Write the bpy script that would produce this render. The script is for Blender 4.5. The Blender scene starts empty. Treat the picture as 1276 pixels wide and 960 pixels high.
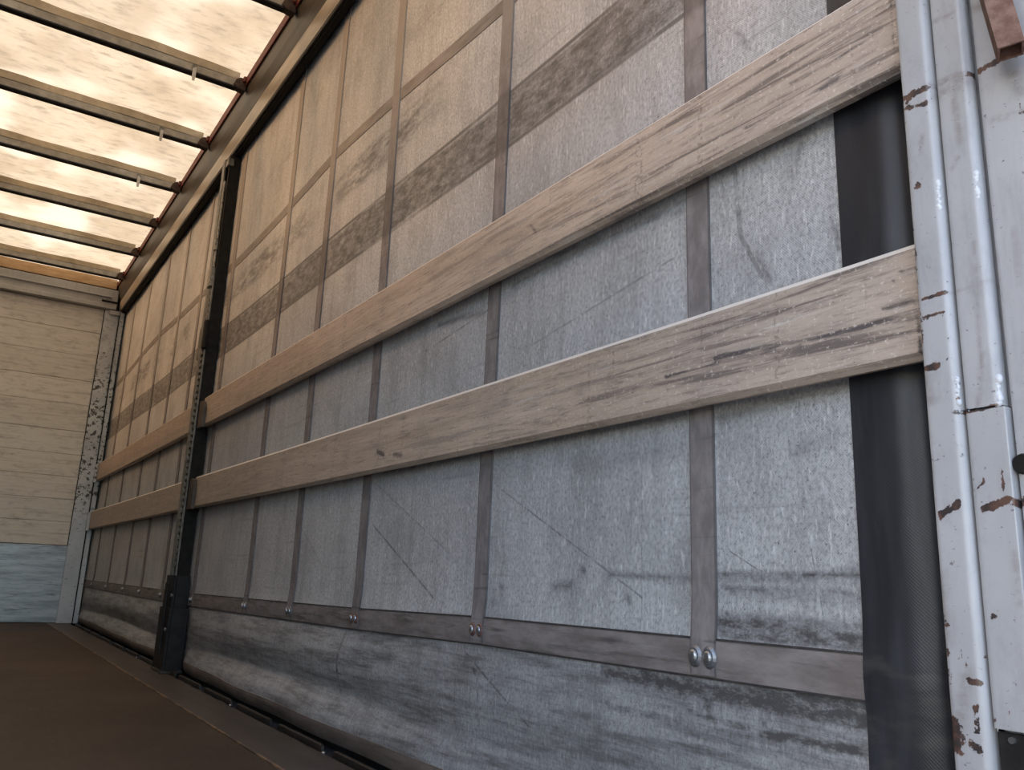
import bpy, bmesh, math, random
import numpy as np
from mathutils import Matrix, Vector, noise as mnoise
random.seed(7)
S = bpy.context.scene
C = S.collection

# ------------------------------------------------------------------ camera
CAMZ = 0.49                                   # eye height above the load floor
F_PX = 1033.855
BAS = np.array([[0.82989619, 0.15928084, 0.53469798],
                [-0.55660452, 0.17065053, 0.813062],
                [0.03825871, -0.97237236, 0.23027866]])
_u, _s, _v = np.linalg.svd(BAS); BAS = _u @ _v
cam = bpy.data.cameras.new('camera'); camo = bpy.data.objects.new('camera', cam); C.objects.link(camo)
cam.sensor_width = 36.0; cam.lens = 36.0 * F_PX / 1276.0; cam.clip_start = 0.02; cam.clip_end = 500
_m = BAS @ np.diag([1, -1, -1])
camo.matrix_world = Matrix.Translation((0, 0, CAMZ)) @ Matrix(_m.tolist()).to_4x4()
S.camera = camo

# ------------------------------------------------------------------ world, sun, exposure
SUN_DIR = Vector((-0.80, 0.06, 0.565)).normalized()       # towards the sun: on the truck's left
w = bpy.data.worlds.new('world'); S.world = w; w.use_nodes = True
wt = w.node_tree; wt.nodes.clear()
sky = wt.nodes.new('ShaderNodeTexSky'); sky.sky_type = 'NISHITA'; sky.sun_disc = False
sky.sun_elevation = math.asin(SUN_DIR.z); sky.sun_rotation = math.atan2(SUN_DIR.x, SUN_DIR.y)
sky.air_density = 1.0; sky.dust_density = 1.0; sky.ozone_density = 1.0
bg = wt.nodes.new('ShaderNodeBackground'); bg.inputs[1].default_value = 0.66
wo = wt.nodes.new('ShaderNodeOutputWorld')
wt.links.new(sky.outputs[0], bg.inputs[0]); wt.links.new(bg.outputs[0], wo.inputs[0])
sl = bpy.data.lights.new('sun', 'SUN'); sl.energy = 13.0; sl.angle = 0.20; sl.color = (1.0, 0.93, 0.82)
so = bpy.data.objects.new('sun', sl); C.objects.link(so)
so.rotation_euler = SUN_DIR.to_track_quat('Z', 'Y').to_euler(); so.location = (-12, 2, 10)
S.view_settings.view_transform = 'Standard'; S.view_settings.look = 'None'
S.view_settings.gamma = 1.0; S.view_settings.use_curve_mapping = False
S.view_settings.exposure = 0.0
S.cycles.max_bounces = 10; S.cycles.diffuse_bounces = 6; S.cycles.glossy_bounces = 4; S.cycles.transmission_bounces = 6
S.cycles.sample_clamp_indirect = 6.0

# ------------------------------------------------------------------ pixel -> place (frame 1276 x 960)
def ray(p): return BAS @ np.array([p[0] - 638.0, p[1] - 480.0, F_PX])
def on_x(p, x):
    r = ray(p); r = r * (x / r[0]); return (r[0], r[1], r[2] + CAMZ)

# ------------------------------------------------------------------ tagging / linking helpers
def tag(o, label, cat=None, group=None, kind=None):
    if label: o['label'] = label
    if cat: o['category'] = cat
    if group: o['group'] = group
    if kind: o['kind'] = kind
    return o
def empty(name, loc, label, cat=None, group=None, kind=None):
    o = bpy.data.objects.new(name, None); C.objects.link(o); o.location = loc; o.empty_display_size = 0.1
    return tag(o, label, cat, group, kind)
def link(name, me, mat, parent=None, smooth=False):
    o = bpy.data.objects.new(name, me); C.objects.link(o)
    if mat is not None and not me.materials: me.materials.append(mat)
    if parent is not None:
        o.parent = parent
        o.matrix_parent_inverse = Matrix.Translation(-Vector(parent_loc(parent)))
    if smooth: me.shade_smooth()
    return o
def parent_loc(p):
    v = Vector((0, 0, 0))
    while p is not None:
        v = v + Vector(p.location); p = p.parent
    return v
def mesh(name, verts, faces):
    me = bpy.data.meshes.new(name); me.from_pydata([tuple(v) for v in verts], [], [tuple(f) for f in faces]); me.update(); return me
def bm_mesh(name, bm):
    bmesh.ops.recalc_face_normals(bm, faces=bm.faces[:])
    me = bpy.data.meshes.new(name); bm.to_mesh(me); bm.free(); return me
def box(bm, lo, hi, bev=0.0, seg=2):
    c = [(lo[i] + hi[i]) / 2 for i in range(3)]; s = [abs(hi[i] - lo[i]) for i in range(3)]
    r = bmesh.ops.create_cube(bm, size=1.0, matrix=Matrix.Translation(c) @ Matrix.Diagonal((*s, 1)))
    if bev > 0:
        es = {e for v in r['verts'] for e in v.link_edges}
        bmesh.ops.bevel(bm, geom=list(es), offset=bev, segments=seg, affect='EDGES', profile=0.5)
def prism(bm, poly, axis, a, b):
    """poly: 2D points in the plane across `axis`; extruded from a to b along it"""
    def pt(q, t):
        return {'x': (t, q[0], q[1]), 'y': (q[0], t, q[1]), 'z': (q[0], q[1], t)}[axis]
    va = [bm.verts.new(pt(q, a)) for q in poly]; vb = [bm.verts.new(pt(q, b)) for q in poly]
    n = len(poly)
    bm.faces.new(va); bm.faces.new(vb[::-1])
    for i in range(n): bm.faces.new((va[i], vb[i], vb[(i + 1) % n], va[(i + 1) % n]))
def cyl(bm, c, r, depth, axis='z', n=16, r2=None):
    rot = {'z': Matrix(), 'x': Matrix.Rotation(math.pi / 2, 4, 'Y'), 'y': Matrix.Rotation(math.pi / 2, 4, 'X')}[axis]
    bmesh.ops.create_cone(bm, cap_ends=True, segments=n, radius1=r, radius2=r if r2 is None else r2, depth=depth,
                          matrix=Matrix.Translation(c) @ rot)
def part_box(name, lo, hi, mat, parent, bev=0.002, seg=2):
    bm = bmesh.new(); box(bm, lo, hi, bev, seg); return link(name, bm_mesh(name, bm), mat, parent)

# ------------------------------------------------------------------ node helpers
class NT:
    def __init__(s, name):
        s.m = bpy.data.materials.new(name); s.m.use_nodes = True; s.t = s.m.node_tree; s.t.nodes.clear()
        s.out = s.n('ShaderNodeOutputMaterial')
    def n(s, ty, **k):
        nd = s.t.nodes.new(ty)
        for a, b in k.items(): setattr(nd, a, b)
        return nd
    def put(s, sock, v):
        if isinstance(v, bpy.types.NodeSocket): s.t.links.new(v, sock)
        elif isinstance(v, (tuple, list)) and len(v) == 3 and sock.type == 'RGBA': sock.default_value = (*v, 1)
        else: sock.default_value = v
    def math(s, op, a, b=0.0, c=0.0, clamp=False):
        nd = s.n('ShaderNodeMath', operation=op, use_clamp=clamp)
        for i, v in enumerate((a, b, c)): s.put(nd.inputs[i], v)
        return nd.outputs[0]
    def add(s, a, b): return s.math('ADD', a, b)
    def mul(s, a, b): return s.math('MULTIPLY', a, b)
    def sub(s, a, b): return s.math('SUBTRACT', a, b)
    def mx(s, a, b): return s.math('MAXIMUM', a, b)
    def mr(s, v, a, b, c=0.0, d=1.0, smooth=True):
        nd = s.n('ShaderNodeMapRange', interpolation_type='SMOOTHSTEP' if smooth else 'LINEAR')
        for i, q in enumerate((v, a, b, c, d)): s.put(nd.inputs[i], q)
        return nd.outputs[0]
    def pos(s):
        if not hasattr(s, '_p'):
            g = s.n('ShaderNodeNewGeometry'); s._p = g.outputs['Position']
            x = s.n('ShaderNodeSeparateXYZ'); s.t.links.new(s._p, x.inputs[0]); s.x, s.y, s.z = x.outputs
        return s._p
    def scaled(s, sc, off=(0, 0, 0), rot=(0, 0, 0)):
        nd = s.n('ShaderNodeMapping'); s.put(nd.inputs[0], s.pos()); nd.inputs['Scale'].default_value = sc
        nd.inputs['Location'].default_value = off; nd.inputs['Rotation'].default_value = rot; return nd.outputs[0]
    def noise(s, sc=(1, 1, 1), scale=1.0, detail=4.0, rough=0.55, off=(0, 0, 0), rot=(0, 0, 0), dist=0.0):
        nd = s.n('ShaderNodeTexNoise'); s.put(nd.inputs['Vector'], s.scaled(sc, off, rot))
        nd.inputs['Scale'].default_value = scale; nd.inputs['Detail'].default_value = detail
        nd.inputs['Roughness'].default_value = rough; nd.inputs['Distortion'].default_value = dist
        return nd.outputs['Fac']
    def vor(s, sc, scale, off=(0, 0, 0)):
        nd = s.n('ShaderNodeTexVoronoi'); s.put(nd.inputs['Vector'], s.scaled(sc, off)); nd.inputs['Scale'].default_value = scale
        return nd.outputs['Distance']
    def mix(s, f, a, b, mode='MIX'):
        nd = s.n('ShaderNodeMix', data_type='RGBA', blend_type=mode)
        s.put(nd.inputs[0], f); s.put(nd.inputs[6], a); s.put(nd.inputs[7], b); return nd.outputs[2]
    def attr(s, name):
        nd = s.n('ShaderNodeAttribute', attribute_name=name); return nd.outputs['Fac']
    def bump(s, h, strength=0.3, dist=0.002, prev=None):
        nd = s.n('ShaderNodeBump'); nd.inputs['Strength'].default_value = strength; nd.inputs['Distance'].default_value = dist
        s.put(nd.inputs['Height'], h)
        if prev is not None: s.put(nd.inputs['Normal'], prev)
        return nd.outputs[0]
    def seg(s, a, b, width, fade=0.6):
        """dark scratch mask from (y,z) a to b on a wall that lies along y-z"""
        s.pos()
        ay, az = a; dy, dz = b[0] - a[0], b[1] - a[1]; L2 = dy * dy + dz * dz
        py = s.sub(s.y, ay); pz = s.sub(s.z, az)
        t = s.math('DIVIDE', s.add(s.mul(py, dy), s.mul(pz, dz)), L2, clamp=True)
        ey = s.sub(py, s.mul(t, dy)); ez = s.sub(pz, s.mul(t, dz))
        d = s.math('SQRT', s.add(s.mul(ey, ey), s.mul(ez, ez)))
        return s.mr(d, width * (1 - fade), width, 1.0, 0.0)
    def bsdf(s, col, rough=0.6, metal=0.0, spec=0.4, normal=None):
        p = s.n('ShaderNodeBsdfPrincipled')
        s.put(p.inputs['Base Color'], col); s.put(p.inputs['Roughness'], rough); s.put(p.inputs['Metallic'], metal)
        s.put(p.inputs['Specular IOR Level'], spec)
        if normal is not None: s.put(p.inputs['Normal'], normal)
        s.t.links.new(p.outputs[0], s.out.inputs[0]); return p

# ------------------------------------------------------------------ main dimensions (metres)
XC = 1.045          # curtain plane
XS = 1.0            # face of the side slats
XP = 0.97           # face of the rear pillar
YF = 8.2            # front wall
YR = 0.30           # rear opening
XL = -1.45          # left side
ZR = 3.045          # roof sheet
STRAPS = [v * XC for v in (0.945, 1.61, 2.272, 2.818, 3.323, 4.166, 4.841, 5.435, 5.994, 6.665, 7.357)]
def interp(v, xs, ys): return float(np.interp(v, xs, ys))
def band_top(y): return np.interp(y, (0.5, 1.0, 1.68, 2.4, 4.4, 8.2), (0.415, 0.412, 0.408, 0.394, 0.371, 0.362))
BAND_H = 0.060
HEM = 0.012
def curtain_x(y, z):
    """inner surface of the right curtain (numpy friendly)"""
    y = np.asarray(y, float); z = np.asarray(z, float)
    bt = band_top(y) - BAND_H
    x = XC + 0.004 * np.sin(3.1 * y + 1.3 * z) * np.clip((z - 0.5), 0, 1)
    t = np.clip((bt - z) / (bt - HEM), 0, 1.05)
    amp = np.clip((y - 1.1) / 1.3, 0.18, 1) * (0.92 + 0.2 * np.sin(2.3 * y + 0.7) + 0.08 * np.sin(6.1 * y))
    amp = amp * (1 - np.exp(-((y - 4.48) / 0.17) ** 4)) * np.clip((8.19 - y) / 0.25, 0, 1)
    ts = 0.60 + 0.03 * np.sin(1.7 * y)
    b1 = np.where(t < ts, np.sin(np.pi * np.clip(t / ts, 0, 1)) ** 1.2, 0)
    b2 = np.where(t >= ts, np.sin(np.pi * np.clip((t - ts) / (1 - ts), 0, 1) * 0.80) ** 1.3, 0)
    x = x - amp * (0.024 * b1 + 0.042 * b2)
    # the sewn band stands a little proud, pulled in by its eyelets
    d = (z - (bt + BAND_H / 2)) / 0.05
    x = x - 0.006 * np.exp(-d * d)
    x = x + 0.004 * np.sin(9 * y) * t * np.clip((y - 1.0), 0, 1)
    return x

# ------------------------------------------------------------------ painted-on wear (strokes -> vertex attribute)
def to_yz(p, x=XC):
    q = on_x(p, x); return q[1], q[2]
def px_size(p, x=XC):
    r = ray(p); q = r * (x / r[0]); return (q @ BAS[:, 2]) / F_PX          # metres per pixel, face on
def stroke_mask(Yv, Zv, strokes, x=XC):
    m = np.zeros(len(Yv))
    for pts, wpx, st in strokes:
        P = [to_yz(p, x) for p in pts]; wd = wpx * px_size(pts[len(pts) // 2], x)
        d = np.full(len(Yv), 9.0)
        if len(P) == 1: P = P * 2
        for (a, b) in zip(P[:-1], P[1:]):
            dy, dz = b[0] - a[0], b[1] - a[1]; L = dy * dy + dz * dz + 1e-12
            t = np.clip(((Yv - a[0]) * dy + (Zv - a[1]) * dz) / L, 0, 1)
            d = np.minimum(d, np.hypot(Yv - a[0] - t * dy, Zv - a[1] - t * dz))
        m = np.maximum(m, st * np.exp(-(d / wd) ** 2))
    return m
def set_attr(me, name, vals):
    a = me.attributes.new(name, 'FLOAT', 'POINT'); a.data.foreach_set('value', np.asarray(vals, np.float32))
def grid_mesh(name, us, vs, fn):
    """grid over us x vs; fn(U,V)->(X,Y,Z) arrays"""
    U, V = np.meshgrid(us, vs, indexing='ij'); X, Y, Z = fn(U.ravel(), V.ravel())
    co = np.stack([np.broadcast_to(X, U.size), np.broadcast_to(Y, U.size), np.broadcast_to(Z, U.size)], 1)
    nu, nv = len(us), len(vs)
    i = np.arange((nu - 1) * (nv - 1)); a = (i // (nv - 1)) * nv + i % (nv - 1)
    f = np.stack([a, a + 1, a + nv + 1, a + nv], 1)
    me = bpy.data.meshes.new(name)
    me.vertices.add(len(co)); me.vertices.foreach_set('co', co.ravel())
    me.loops.add(f.size); me.loops.foreach_set('vertex_index', f.ravel().astype(np.int32))
    me.polygons.add(len(f)); me.polygons.foreach_set('loop_start', (np.arange(len(f)) * 4).astype(np.int32))
    me.polygons.foreach_set('loop_total', np.full(len(f), 4, np.int32)); me.update(calc_edges=True); me.validate()
    return me, co
def steps(pieces):
    out = [pieces[0][0]]
    for a, b, d in pieces:
        n = max(1, int(round((b - a) / d))); out += list(a + (b - a) * np.arange(1, n + 1) / n)
    return np.array(out)

# ------------------------------------------------------------------ materials
def weave(k, sc=330.0):
    """fine diagonal cloth weave height"""
    k.pos()
    a = k.math('SINE', k.mul(k.sub(k.y, k.mul(k.z, .9)), 1500.0)); b = k.math('SINE', k.mul(k.add(k.y, k.z), 900.0))
    return k.add(k.mul(a, .75), k.mul(b, .25))
def mat_curtain():
    k = NT('curtain_fabric'); k.pos()
    col = k.mix(k.mr(k.noise((1, 1, 1), 1.3, 3), .35, .65), (.50, .505, .515), (.615, .615, .615))
    col = k.mix(k.mul(k.mr(k.noise((1, 26, 1.6), 1.0, 6, .7), .42, .75), .45), col, (.27, .265, .265))      # vertical rub streaks
    col = k.mix(k.mr(k.noise((1, 5, 4), 1.0, 7, .72, off=(0, 1, 8)), .42, .68, 0, .48), col, (.24, .235, .23))     # cloudy soiling
    col = k.mix(k.mr(k.noise((1, 150, 110), 1.0, 4, .75),   .40, .70, 0, .68), col, (.17, .165, .165))              # fine grit
    col = k.mix(k.mr(k.noise((1, 120, 34), 1.0, 3, .7, off=(0, 9, 2)), .54, .70, 0, .50), col, (.82, .82, .81))    # pale abrasion
    fold = k.mr(k.math('ABSOLUTE', k.sub(k.math('FRACT', k.add(k.mul(k.y, 5.3), k.mul(k.noise((1, .3, .5), 1.0, 2), .6))), .5)), .494, .5, 0, .16)
    col = k.mix(fold, col, (.85, .85, .84))
    col = k.mix(k.mul(k.mr(k.noise((1, 1.5, 48), 1.0, 4, .6, rot=(0.0, 0, 0)), .60, .72), .40), col, (.22, .215, .215))  # horizontal drag lines
    # imprint of a third slat: rubbed grey stripe with darker borders, broken up by noise
    nz = k.mul(k.sub(k.noise((1, 3, 7), 1.0, 4), .5), .05)
    z = k.add(k.z, nz)
    inband = k.mul(k.mr(z, 1.585, 1.602), k.mr(z, 1.735, 1.755, 1, 0))
    gr = k.mr(k.noise((1, 14, 34), 1.0, 8, .78), .30, .66)
    m1 = k.mul(inband, k.add(.30, k.mul(gr, .62)))
    edge = k.mx(k.mr(k.math('ABSOLUTE', k.sub(k.z, 1.592)), .003, .010, 1, 0), k.mr(k.math('ABSOLUTE', k.sub(k.z, 1.750)), .003, .009, 1, 0))
    m1 = k.mx(m1, k.mul(edge, k.mr(k.noise((1, 2.2, 1), 1.0, 3), .33, .5, .25, .8)))
    # a fainter rubbed zone under the upper seam band
    in2 = k.mul(k.mr(z, 1.85, 1.90), k.mr(z, 1.99, 2.02, 1, 0))
    m2 = k.mul(in2, k.mul(k.mr(k.noise((1, 1.4, 1), 1.0, 2, off=(0, 3.1, 0)), .42, .58), k.mr(k.noise((1, 8, 30), 1.0, 6, .7), .35, .65, 0, .75)))
    wear = k.mx(m1, m2)
    # grime painted by hand strokes, broken by noise
    g = k.attr('grime'); gn = k.mr(k.noise((1, 30, 70), 1.0, 8, .8), .28, .78)
    g2 = k.mul(g, k.add(.42, k.mul(gn, 1.3)))
    low = k.mul(k.mr(k.z, .33, .37, 1, 0), k.mx(k.mr(k.noise((1, 3, 34), 1.0, 7, .74, rot=(-.10, 0, 0)), .40, .68, .26, .80), k.mr(k.noise((1, 30, 4), 1.0, 6, .7), .50, .72, 0, .5)))
    spots = k.mul(k.mr(k.noise((1, 1, 1), 190, 2, .5), .66, .72), .6)
    wear = k.mx(k.mx(wear, low), k.mx(g2, spots))
    brk = k.mr(k.noise((1, 22, 22), 1.0, 5, .75), .36, .58, .15, 1.1)
    for a, b, wd, st in (((1.616, .696), (1.14, .471), .0026, .55), ((2.311, .637), (1.913, .442), .004, .6), ((2.336, .77), (1.843, .552), .0026, .4),
                         ((.904, 1.235), (.893, 1.08), .007, .45), ((.893, 1.08), (.851, .994), .006, .45), ((1.731, .323), (1.474, .205), .0045, .75),
                         ((.933, .55), (.845, .505), .0018, .6), ((1.14, .71), (1.14, .40), .0012, .5), ((.78, .55), (.765, .46), .0013, .4),
                         ((3.05, .72), (2.7, .52), .003, .35), ((1.52, 1.02), (1.05, 1.09), .003, .4), ((2.05, 1.12), (1.70, 1.16), .004, .45)):
        wear = k.mx(wear, k.mul(k.mul(k.seg(a, b, wd), brk), st))
    col = k.mix(k.math('MINIMUM', wear, .93), col, (.050, .046, .045))
    wv = weave(k)
    col = k.mix(k.mul(k.mr(wv, -1, .3, 1, 0), k.mr(k.y, 1.0, 2.6, .30, .12)), col, (.14, .14, .145))
    nb = k.bump(wv, .2, .0008); nb = k.bump(k.noise((1, 14, 5), 1.0, 4), .25, .006, nb)
    k.bsdf(col, .5, 0, .35, nb); return k.m
def mat_strap(name, c1, c2):
    k = NT(name); k.pos()
    col = k.mix(k.mr(k.noise((1, 30, 14), 1.0, 5, .65), .35, .68), c1, c2)
    col = k.mix(k.mul(k.mr(k.noise((1, 4, 60), 1.0, 4), .6, .7), .5), col, (.06, .055, .055))
    tc = k.n('ShaderNodeTexCoord'); sp = k.n('ShaderNodeSeparateXYZ'); k.t.links.new(tc.outputs['Generated'], sp.inputs[0])
    e = k.math('ABSOLUTE', k.sub(sp.outputs[1], .5))
    col = k.mix(k.mr(e, .43, .49, 0, .55), col, (.05, .047, .047))
    col = k.mix(k.mr(k.z, 1.6, 2.3, 0, .75), col, (.36, .325, .29))
    rub = k.mr(k.math('ABSOLUTE', k.sub(k.z, 1.67)), .08, .10, .45, 0)
    col = k.mix(rub, col, (.06, .055, .055))
    nb = k.bump(k.noise((1, 160, 160), 1.0, 2), .3, .001)
    k.bsdf(col, .6, 0, .3, nb); return k.m
def mat_band(name, c1, c2, dirt=.6):
    k = NT(name); k.pos()
    col = k.mix(k.mr(k.noise((1, 9, 30), 1.0, 5, .65), .33, .68), c1, c2)
    col = k.mix(k.mul(k.mr(k.noise((1, 3, 40), 1.0, 6, .7), .5, .68), dirt), col, (.05, .045, .042))
    nb = k.bump(weave(k), .2, .001)
    k.bsdf(col, .55, 0, .3, nb); return k.m
def mat_black_band():
    k = NT('black_edge_fabric'); k.pos()
    col = k.mix(k.mr(k.noise((1, 16, 2.2), 1.0, 5, .6), .4, .72), (.017, .018, .022), (.041, .044, .052))
    col = k.mix(k.mul(k.mr(k.noise((1, 60, 9), 1.0, 5, .7), .66, .74), .35), col, (.16, .165, .17))
    col = k.mix(k.mul(k.mr(k.z, .50, .38), k.mr(k.noise((1, 10, 26), 1.0, 5), .45, .65, 0, .5)), col, (.075, .07, .062))
    nb = k.bump(weave(k), .15, .0008); nb = k.bump(k.noise((1, 5, 1.6), 1.0, 3), .35, .01, nb)
    k.bsdf(col, .48, 0, .4, nb); return k.m
def mat_slat():
    k = NT('side_slat_wood'); k.pos()
    col = k.mix(k.mr(k.noise((1, 1.2, 22), 1.0, 5, .6), .3, .7), (.45, .345, .262), (.61, .485, .385))
    col = k.mix(k.mul(k.mr(k.noise((1, 6, 6), 1.0, 5, .6, off=(0, 2, 5)), .45, .7), .45), col, (.33, .265, .225))
    col = k.mix(k.mr(k.y, 1.5, .75, 0, .55), col, (.375, .315, .28)); col = k.mix(k.mr(k.y, 2.6, 4.2, 0, .5), col, (.33, .275, .215))
    rear = k.mr(k.y, .6, 2.4, 1.0, .25)                          # more rubbing towards the loading end
    gr = k.noise((1, 2.6, 58), 1.0, 6, .68, rot=(-.035, 0, 0), dist=.6)
    dark = k.mx(k.mul(k.mr(gr, .49, .64), k.mul(rear, .85)), k.mr(k.noise((1, 10, 130), 1.0, 6, .75, off=(0, 4, 1)), .48, .70, 0, .65))
    pale = k.mul(k.mr(k.noise((1, 3.0, 46), 1.0, 5, .65, off=(0, 7, 3), rot=(-.03, 0, 0)), .56, .68), k.mul(rear, .75))
    col = k.mix(pale, col, (.56, .515, .48)); col = k.mix(dark, col, (.105, .085, .08))
    ga = k.attr('grime'); g = k.mul(k.mr(k.add(ga, k.mul(k.sub(k.noise((1, 9, 75), 1.0, 6, .75, rot=(-.04, 0, 0)), .5), 2.2)), .30, .95), k.mr(ga, .05, .3, 0, .9))
    col = k.mix(k.math('MINIMUM', g, .92), col, (.06, .052, .056))
    nick = k.mul(k.mr(k.noise((1, 90, 150), 1.0, 4, .7), .64, .70), .75)
    col = k.mix(k.mr(k.noise((1, 110, 160), 1.0, 4, .75, off=(0, 5, 5)), .56, .68, 0, .6), col, (.76, .68, .61))
    stamps = k.mul(k.mul(k.mr(k.noise((1, 26, 1), 1.0, 1), .64, .67), k.mr(k.noise((1, 120, 140), 1.0, 2), .54, .58)), .4)
    col = k.mix(k.mx(nick, stamps), col, (.10, .075, .06))
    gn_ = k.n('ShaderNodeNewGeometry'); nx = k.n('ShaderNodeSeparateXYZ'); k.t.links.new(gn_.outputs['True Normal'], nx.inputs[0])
    col = k.mix(k.mr(nx.outputs[2], .4, .6, 0, .8), col, (.80, .74, .67))                  # roof light on the top edge, put into the colour
    nb = k.bump(gr, .35, .003); nb = k.bump(k.noise((1, 60, 90), 1.0, 3), .3, .001, nb)
    k.bsdf(col, .5, 0, .4, nb); return k.m
def paint(name, base, alt, chipcol, chip=(.70, .73), chipsc=(30, 30, 70), rough=.38, attr=False, chipk=1.0, streak=.35):
    k = NT(name); k.pos()
    col = k.mix(k.mr(k.noise((4, 4, 4), 1.0, 4), .35, .68), base, alt)
    col = k.mix(k.mul(k.mr(k.noise((22, 22, 2.5), 1.0, 5, .65), .52, .75), streak), col, tuple(v * .55 for v in base))
    col = k.mix(k.mr(k.noise((30, 30, 14), 1.0, 7, .75, off=(1, 4, 2)), .46, .74, 0, .45), col, tuple(v * .6 for v in alt))
    fine = k.mul(k.mr(k.noise((120, 120, 150), 1.0, 4, .65), .65, .70), .75)
    col = k.mix(fine, col, (.09, .075, .07))
    c = k.mul(k.mr(k.noise(chipsc, 1.0, 5, .62), chip[0], chip[1]), chipk)
    rgh = rough
    if attr:
        jit = k.add(k.mul(k.sub(k.noise((45, 45, 45), 1.0, 6, .75), .5), 2.0), k.mul(k.sub(k.noise((160, 160, 160), 1.0, 3, .7), .5), .8))
        ra = k.attr('rust'); r = k.mul(k.mr(k.add(ra, jit), .50, .60), k.mr(ra, .12, .3)); rc = k.mix(k.mr(k.noise((70, 70, 70), 1.0, 4), .4, .62), (.040, .031, .031), (.115, .062, .045))
        d = k.mul(k.attr('grime'), k.mr(k.noise((40, 40, 60), 1.0, 5, .7), .3, .6)); col = k.mix(k.math('MINIMUM', d, .8), col, (.20, .17, .155))
        col = k.mix(r, col, rc)
    col = k.mix(c, col, chipcol)
    nb = k.bump(k.noise((16, 16, 16), 1.0, 4), .18, .004); nb = k.bump(c, .3, -.001, nb)
    k.bsdf(col, rgh, 0, .5, nb); return k.m
def plain(name, c1, c2, scale=14, rough=.5, metal=0.0, spec=.4, bumps=.2, sc=(1, 1, 1)):
    k = NT(name); k.pos(); f = k.noise(tuple(v * scale for v in sc), 1.0, 5, .62)
    k.bsdf(k.mix(k.mr(f, .35, .68), c1, c2), rough, metal, spec, k.bump(f, bumps, .003)); return k.m
def mat_roof():
    k = NT('translucent_roof_sheet'); k.pos()
    blot = k.mr(k.noise((2.2, 2.2, 1), 1.0, 5, .6), .38, .66)
    col = k.mix(k.mul(blot, .8), (.46, .338, .212), (.34, .238, .140))
    col = k.mix(k.mul(k.mr(k.noise((9, 24, 1), 1.0, 6, .7), .46, .72), .75), col, (.21, .152, .094))
    col = k.mix(k.mul(k.mr(k.noise((1.5, 1.5, 1), 1.0, 2, off=(4, 1, 0)), .48, .66), .75), col, (.66, .52, .36))
    col = k.mix(k.mr(k.noise((60, 60, 1), 1.0, 2), .73, .76, 0, .6), col, (.06, .036, .018))
    t = k.n('ShaderNodeBsdfTranslucent'); k.put(t.inputs[0], col)
    d = k.n('ShaderNodeBsdfDiffuse'); k.put(d.inputs[0], (.55, .5, .43))
    m = k.n('ShaderNodeMixShader'); m.inputs[0].default_value = .12
    k.t.links.new(t.outputs[0], m.inputs[1]); k.t.links.new(d.outputs[0], m.inputs[2]); tr = k.n('ShaderNodeBsdfTransparent'); k.put(tr.inputs[0], k.mix(.75, col, (.52, .32, .145), 'MULTIPLY'))       # thin weave: part of the sun passes straight through
    m2 = k.n('ShaderNodeMixShader'); m2.inputs[0].default_value = .36
    k.t.links.new(m.outputs[0], m2.inputs[1]); k.t.links.new(tr.outputs[0], m2.inputs[2]); k.t.links.new(m2.outputs[0], k.out.inputs[0]); return k.m
def mat_floor():
    k = NT('worn_plywood_floor'); k.pos()
    col = k.mix(k.mr(k.noise((1.2, 1.2, 1), 1.0, 5, .6), .35, .66), (.046, .029, .019), (.078, .051, .033))
    col = k.mix(k.mul(k.mr(k.noise((60, 9, 1), 1.0, 5, .7), .5, .72), .5), col, (.10, .073, .054))
    col = k.mix(k.mr(k.noise((14, 14, 1), 1.0, 3), .70, .74, 0, .7), col, (.02, .014, .01))
    nb = k.bump(k.noise((160, 160, 160), 1.0, 3), .5, .002)
    k.bsdf(col, .62, 0, .35, nb); return k.m
def mat_edge_plate():
    k = NT('worn_floor_edge_plate'); k.pos()
    col = k.mix(k.mr(k.noise((14, 2, 1), 1.0, 5, .6), .35, .66), (.055, .042, .035), (.085, .068, .056))
    col = k.mix(k.mul(k.mr(k.noise((5, 90, 1), 1.0, 5, .7), .54, .7), .5), col, (.16, .14, .125))
    col = k.mix(k.mul(k.mr(k.x, .803, .809, 1, 0), k.mr(k.noise((1, 7, 1), 1.0, 5, .7), .42, .6, .1, .9)), col, (.36, .22, .12))
    k.bsdf(col, .48, .0, .5, k.bump(k.noise((20, 120, 20), 1.0, 3), .3, .002)); return k.m
def mat_board():
    k = NT('front_wall_board'); k.pos()
    rnd = k.n('ShaderNodeObjectInfo').outputs['Random']
    col = k.mix(rnd, (.66, .605, .53), (.74, .69, .61))
    gr = k.noise((3, 1, 46), 1.0, 6, .66)
    col = k.mix(k.mul(k.mr(gr, .48, .72), .5), col, (.28, .24, .20))
    col = k.mix(k.mr(k.noise((10, 1, 26), 1.0, 7, .74, off=(5, 0, 2)), .48, .72, 0, .5), col, (.27, .23, .19))
    pale_marks = k.mul(k.mr(k.noise((5, 1, 70), 1.0, 5, .7, off=(3, 0, 9)), .60, .68), k.mr(k.x, .75, .2, 0, 1))
    col = k.mix(k.mul(pale_marks, k.mr(k.z, 1.75, 1.2, 0, .8)), col, (.62, .60, .57))  # light grey streaks, stronger towards the lower left
    col = k.mix(k.mr(k.noise((22, 1, 34), 1.0, 3), .72, .75, 0, .7), col, (.6, .55, .5))
    k.bsdf(col, .42, 0, .5, k.bump(gr, .4, .004)); return k.m
def mat_kick():
    k = NT('front_wall_kick_panel'); k.pos()
    gr = k.noise((3, 1, 24), 1.0, 6, .68)
    col = k.mix(k.mr(gr, .32, .68), (.24, .275, .31), (.44, .48, .52))
    col = k.mix(k.mul(k.mr(k.noise((7, 1, 60), 1.0, 5, .7, off=(1, 0, 4)), .55, .66), .6), col, (.10, .105, .11))
    k.bsdf(col, .36, .35, .5, k.bump(gr, .35, .004)); return k.m
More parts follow.
